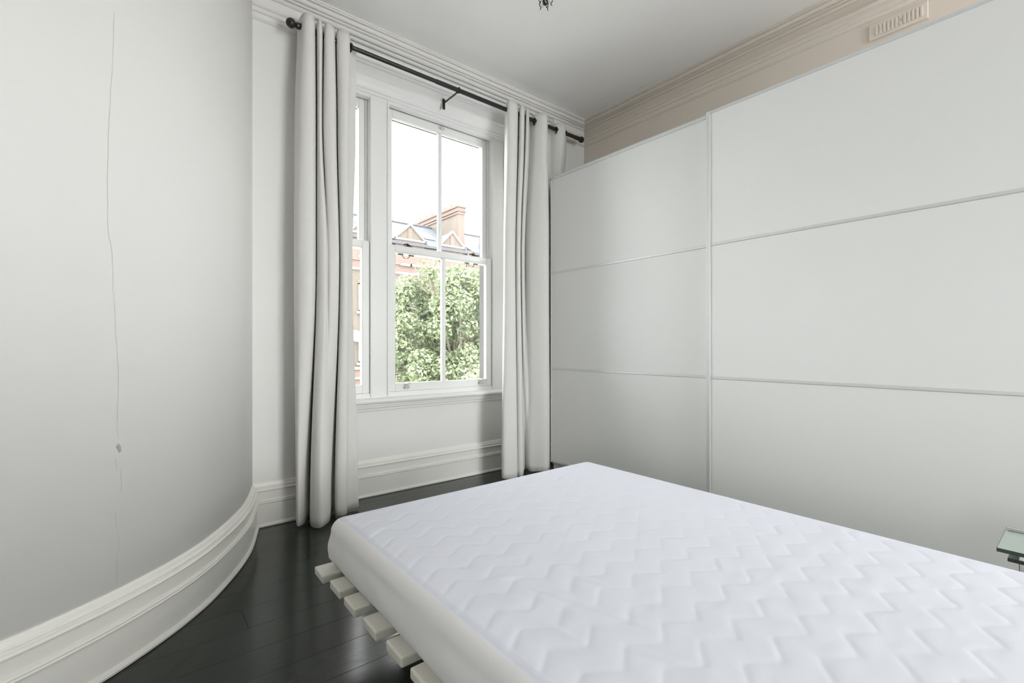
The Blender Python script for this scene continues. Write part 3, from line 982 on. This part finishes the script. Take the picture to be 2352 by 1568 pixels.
def house(name, xa, xb, label, gables, wins):
    root = tag(empty(name, ((xa + xb) / 2, FY, GROUND)), label, 'house', 'brick terrace across the street')
    MB().box(xa, xb, FY, FY + 9, GROUND, -0.25).build('lower_wall', M['redbrick'], root)
    MB().box(xa, xb, FY, FY + 9, -0.25, 5.25).build('main_wall', M['stock'], root)
    MB().box(xa, xb, FY, FY + 9, 5.25, 7.05).build('top_wall', M['redbrick'], root)
    for z, h in ((-0.30, 0.14), (-0.85, 0.12), (5.30, 0.12), (5.86, 0.12), (7.05, 0.2)):
        MB().box(xa, xb, FY - 0.10, FY, z, z + h).build('string_course', M['stone'], root)
    MB().prism([(FY - 0.25, 7.2), (FY + 4.5, 9.6), (FY + 9.2, 7.2), (FY + 9.2, 7.05), (FY - 0.25, 7.05)], xa, xb, 'x').build('roof', M['slate'], root)
    rt = MB()
    x = xa + 0.1
    while x < xb - 0.2:
        rt.tube([(x, FY + 4.5, 9.62), (x + 0.42, FY + 4.5, 9.62)], 0.10, 8)
        x += 0.44
    rt.build('ridge_tiles', M['slate'], root)
    for gx, gw in gables:
        h = gw / 2
        g = MB().box(gx - h, gx + h, FY - 0.12, FY + 1.2, 5.9, 7.36).build('dormer_wall', M['redbrick'], root)
        MB().prism([(gx - h - 0.1, 7.36), (gx + h + 0.1, 7.36), (gx, 8.28)], FY - 0.10, FY + 0.1, 'y').build('gable', M['stock'], root)
        MB().box(gx - 0.14, gx + 0.14, FY - 0.13, FY + 0.08, 7.4, 8.1).build('gable_pier', M['redbrick'], root)
        MB().box(gx - h - 0.12, gx + h + 0.12, FY - 0.2, FY + 0.1, 7.33, 7.43).build('sill_course', M['stone'], root)
        for s_ in (-1, 1):
            MB().prism([(gx + s_ * (h + 0.22), 7.34), (gx + s_ * (h + 0.08), 7.34), (gx, 8.26), (gx, 8.40)], FY - 0.2, FY + 0.12, 'y').build('coping', M['stone'], root)
            MB().add([(gx, FY + 0.1, 8.33), (gx, FY + 2.6, 8.33), (gx + s_ * (h + 0.2), FY + 2.6, 7.36), (gx + s_ * (h + 0.2), FY + 0.1, 7.36),
                      (gx, FY + 0.1, 8.27), (gx, FY + 2.6, 8.27), (gx + s_ * (h + 0.2), FY + 2.6, 7.30), (gx + s_ * (h + 0.2), FY + 0.1, 7.30)],
                     [(0, 1, 2, 3), (7, 6, 5, 4), (0, 3, 7, 4), (1, 5, 6, 2), (2, 6, 7, 3), (0, 4, 5, 1)]).build('dormer_roof', M['slate'], root)
    for wx, wz, ww, wh in wins:
        f = MB()
        f.box(wx, wx + ww, FY - 0.07, FY + 0.05, wz, wz + 0.07).box(wx, wx + ww, FY - 0.07, FY + 0.05, wz + wh - 0.07, wz + wh)
        f.box(wx, wx + 0.07, FY - 0.07, FY + 0.05, wz, wz + wh).box(wx + ww - 0.07, wx + ww, FY - 0.07, FY + 0.05, wz, wz + wh)
        f.box(wx, wx + ww, FY - 0.06, FY + 0.05, wz + wh / 2 - 0.03, wz + wh / 2 + 0.03)
        fo = f.build('window', M['stone'], root)
        MB().box(wx + 0.07, wx + ww - 0.07, FY - 0.02, FY - 0.005, wz + 0.07, wz + wh - 0.07).build('pane', M['houseglass'], fo)
        MB().box(wx + 0.09, wx + 0.09 + ww * 0.28, FY - 0.03, FY - 0.02, wz + 0.1, wz + wh - 0.08).build('net_curtain', M['netcurtain'], fo)
        MB().box(wx - 0.1, wx + ww + 0.1, FY - 0.16, FY, wz - 0.14, wz).build('sill', M['stone'], fo)
        MB().box(wx - 0.06, wx + ww + 0.06, FY - 0.03, FY, wz + wh, wz + wh + 0.2).build('lintel', M['redbrick'], fo)
    return root


def win_grid(xs):
    out = []
    for x in xs:
        out += [(x, 2.97, 0.95, 1.58), (x, 0.09, 0.95, 1.65), (x, -3.4, 0.95, 1.9)]
    return out


h1 = house('terraced_house', 2.0, 17.12, 'brick terraced house with a party-wall chimney seen through the window, left of the tree',
           [(10.3, 1.8), (13.0, 1.9), (15.95, 1.7), (7.2, 1.9)],
           win_grid([4.0, 6.7, 9.87, 12.3, 15.3]) + [(12.5, 5.95, 0.5, 0.75), (13.1, 5.95, 0.5, 0.75), (15.7, 5.95, 0.5, 0.75), (9.9, 6.1, 0.5, 0.7)])
h2 = house('terraced_house', 17.6, 32.0, 'slate-roofed terraced house beyond the chimney at the right of the window',
           [(19.4, 1.8), (22.3, 1.8), (25.2, 1.8)], win_grid([18.4, 21.2, 24.2, 27.5]))
# party wall and chimney
ch = MB().box(17.12, 17.6, FY - 0.1, FY + 9, GROUND, 7.3).build('party_wall', M['stock'], h1)
MB().box(17.14, 17.58, FY + 1.25, FY + 7.2, 7.0, 10.15).build('chimney_stack', M['stock_side'], h1)
st = MB().box(17.12, 17.6, FY + 1.0, FY + 1.35, 7.0, 10.15).build('chimney_front', M['redbrick'], h1)
for z, e in ((9.95, 0.05), (10.12, 0.10), (10.26, 0.05), (10.40, 0.12)):
    MB().box(17.12 - e, 17.6 + e, FY + 1.0 - e, FY + 7.2 + e, z, z + 0.14).build('corbel_course', M['red_side'], h1)
for k in range(7):
    yy = FY + 1.4 + k * 0.9
    MB().lathe((17.36, yy, 10.5), (0, 0, 1), [(0, 0.14), (0.1, 0.15), (0.3, 0.11), (0.36, 0.13), (0.42, 0.13), (0.43, 0.09)], 10).build('chimney_pot', M['pot'], h1)
# skylights lying in the slates
sl = math.atan2(2.4, 4.75)
for X, yy, root in ((15.05, 1.55, h1), (11.0, 2.2, h1), (9.4, 1.4, h1), (20.9, 1.5, h2)):
    z0 = 7.2 + (yy + 0.25) * 2.4 / 4.75
    c_, s_ = math.cos(sl), math.sin(sl)
    y0_, y1_ = FY + yy - 0.5 * c_, FY + yy + 0.5 * c_
    za_, zb_ = z0 - 0.5 * s_ + 0.04, z0 + 0.5 * s_ + 0.04
    q = MB().add([(X - 0.35, y0_, za_), (X + 0.35, y0_, za_), (X + 0.35, y1_, zb_), (X - 0.35, y1_, zb_),
                  (X - 0.35, y0_, za_ + 0.09), (X + 0.35, y0_, za_ + 0.09), (X + 0.35, y1_, zb_ + 0.09), (X - 0.35, y1_, zb_ + 0.09)],
                 [(0, 3, 2, 1), (4, 5, 6, 7), (0, 1, 5, 4), (1, 2, 6, 5), (2, 3, 7, 6), (3, 0, 4, 7)])
    fo = q.build('skylight', M['grey_metal'], root)
    MB().add([(X - 0.28, y0_ + 0.07, za_ + 0.13), (X + 0.28, y0_ + 0.07, za_ + 0.13), (X + 0.28, y1_ - 0.07, zb_ + 0.06), (X - 0.28, y1_ - 0.07, zb_ + 0.06)],
             [(0, 1, 2, 3)]).build('pane', M['netcurtain'], fo)

# satellite dish on the far facade
dish = tag(empty('satellite_dish', (9.55, FY, 1.5)), 'white satellite dish fixed to the brick house, seen left of the mullion', 'satellite dish')
prof = [(0.02 + 0.10 * (r / 0.34) ** 2, r) for r in (0.001, 0.08, 0.16, 0.24, 0.30, 0.34)]
MB().lathe((9.58, FY - 0.30, 1.55), (0.15, -1, 0.25), prof, 18).build('reflector', M['stone'], dish, smooth=True)
MB().tube([(9.58, FY - 0.28, 1.52), (9.58, FY - 0.14, 1.42), (9.58, FY, 1.42)], 0.025, 8).build('bracket', M['grey_metal'], dish)
MB().tube([(9.58, FY - 0.36, 1.25), (9.62, FY - 0.72, 1.45)], 0.018, 8).build('receiver_arm', M['grey_metal'], dish)

# roof aerial
ae = tag(empty('roof_aerial', (14.0, FY + 4.5, 9.6)), 'thin television aerial standing on the slate ridge opposite', 'aerial')
MB().tube([(15.9, FY + 4.5, 9.6), (15.9, FY + 4.5, 10.25)], 0.025, 6).build('mast', M['grey_metal'], ae)
q = MB().tube([(15.6, FY + 4.5, 10.2), (16.2, FY + 4.5, 10.2)], 0.02, 6)
for k in range(4):
    q.tube([(15.65 + 0.16 * k, FY + 4.35, 10.2), (15.65 + 0.16 * k, FY + 4.65, 10.2)], 0.012, 6)
q.build('aerial_bars', M['grey_metal'], ae)

# the street tree
m, n, L, b = new_mat('leaf_green')
g_ = n.new('ShaderNodeNewGeometry')
rp = n.new('ShaderNodeValToRGB')
rp.color_ramp.elements[0].color = (0.094, 0.126, 0.056, 1)
rp.color_ramp.elements[1].color = (0.319, 0.346, 0.225, 1)
e = rp.color_ramp.elements.new(0.5)
e.color = (0.196, 0.243, 0.126, 1)
L.new(g_.outputs['Random Per Island'], rp.inputs['Fac'])
L.new(rp.outputs['Color'], b.inputs['Base Color'])
b.inputs['Roughness'].default_value = 0.45
b.inputs['Specular IOR Level'].default_value = 0.5
tl = n.new('ShaderNodeBsdfTranslucent')
L.new(rp.outputs['Color'], tl.inputs['Color'])
mx = n.new('ShaderNodeMixShader')
mx.inputs[0].default_value = 0.35
L.new(b.outputs[0], mx.inputs[1])
L.new(tl.outputs[0], mx.inputs[2])
L.new(mx.outputs[0], n['Material Output'].inputs[0])
M['leaf'] = m
m2 = m.copy()
m2.name = 'leaf_pale_green'
for nd in m2.node_tree.nodes:
    if nd.type == 'VALTORGB':
        for el, c_ in zip(nd.color_ramp.elements, ((0.24, 0.27, 0.15, 1), (0.33, 0.36, 0.22, 1), (0.42, 0.45, 0.31, 1))):
            el.color = c_
M['leaf_pale'] = m2
M['bark'] = mat('bark', (0.16, 0.13, 0.10), 0.9, 0.2, var=0.2, vscale=8, bump=0.4, bscale=12)


def leaf_mesh(centres, count, size):
    vs, fs = [], []
    for _ in range(count):
        c, r = random.choice(centres)
        d = Vector((random.gauss(0, 1), random.gauss(0, 1), random.gauss(0, 1))).normalized()
        p = c + d * r * (random.random() ** 0.45)
        nrm = (d + Vector((random.gauss(0, .6), random.gauss(0, .6), random.gauss(0.5, .6)))).normalized()
        a = nrm.cross(Vector((random.gauss(0, 1), random.gauss(0, 1), random.gauss(0, 1)))).normalized()
        bb = nrm.cross(a)
        s = size * random.uniform(0.6, 1.3)
        k = len(vs)
        vs += [p - a * s, p + bb * s * 0.55 + nrm * s * 0.12, p + a * s, p - bb * s * 0.55 + nrm * s * 0.12]
        fs.append((k, k + 1, k + 2, k + 3))
    return vs, fs


def tree(name, label, base, top, crown, count, size, cat='tree', leaf='leaf'):
    root = tag(empty(name, base), label, cat)
    bx, by, bz = base
    tx, ty, tz = top
    q = MB().tube(crm([Vector(base), Vector((bx + 0.1, by, bz + (tz - bz) * 0.5)), Vector(top)], 6), [0.20 - 0.008 * k for k in range(13)], 10)
    q.build('trunk', M['bark'], root, smooth=True)
    br = MB()
    for c, r in crown[::2]:
        s0 = Vector(base).lerp(Vector(top), random.uniform(0.55, 0.98))
        br.tube(crm([s0, s0.lerp(c, 0.5) + Vector((0, 0, -0.15)), c], 4), [0.06 - 0.005 * k for k in range(9)], 6)
    br.build('branches', M['bark'], root)
    v_, f_ = leaf_mesh(crown, count, size)
    o = mesh_obj('foliage', v_, f_, M[leaf], root)
    o['kind'] = 'stuff'
    return root


crown = []
for _ in range(230):
    t = random.uniform(0, 2 * PI)
    u = random.uniform(-1, 1)
    rad = random.random() ** 0.33
    sx = math.sqrt(1 - u * u)
    crown.append((Vector((8.0 + 2.35 * rad * sx * math.cos(t), 12.6 + 2.0 * rad * sx * math.sin(t), 0.95 + 2.65 * rad * u)), random.uniform(0.3, 0.5)))
tree('street_tree', 'leafy green street tree filling the lower half of the window view', (8.0, 12.4, GROUND), (8.0, 12.4, 0.8), crown, 95000, 0.062)
hedge = []
for k in range(60):
    hx = random.uniform(5.95, 8.6)
    hedge.append((Vector((hx, random.uniform(8.7, 9.5), random.uniform(-2.5, 0.15 + 0.12 * (hx - 6)))), 0.42))
tree('street_shrub', 'pale yellow-green bush at the lower right corner of the window view', (7.2, 9.1, GROUND), (7.2, 9.1, -1.2), hedge, 26000, 0.05,
     'bush', 'leaf_pale')
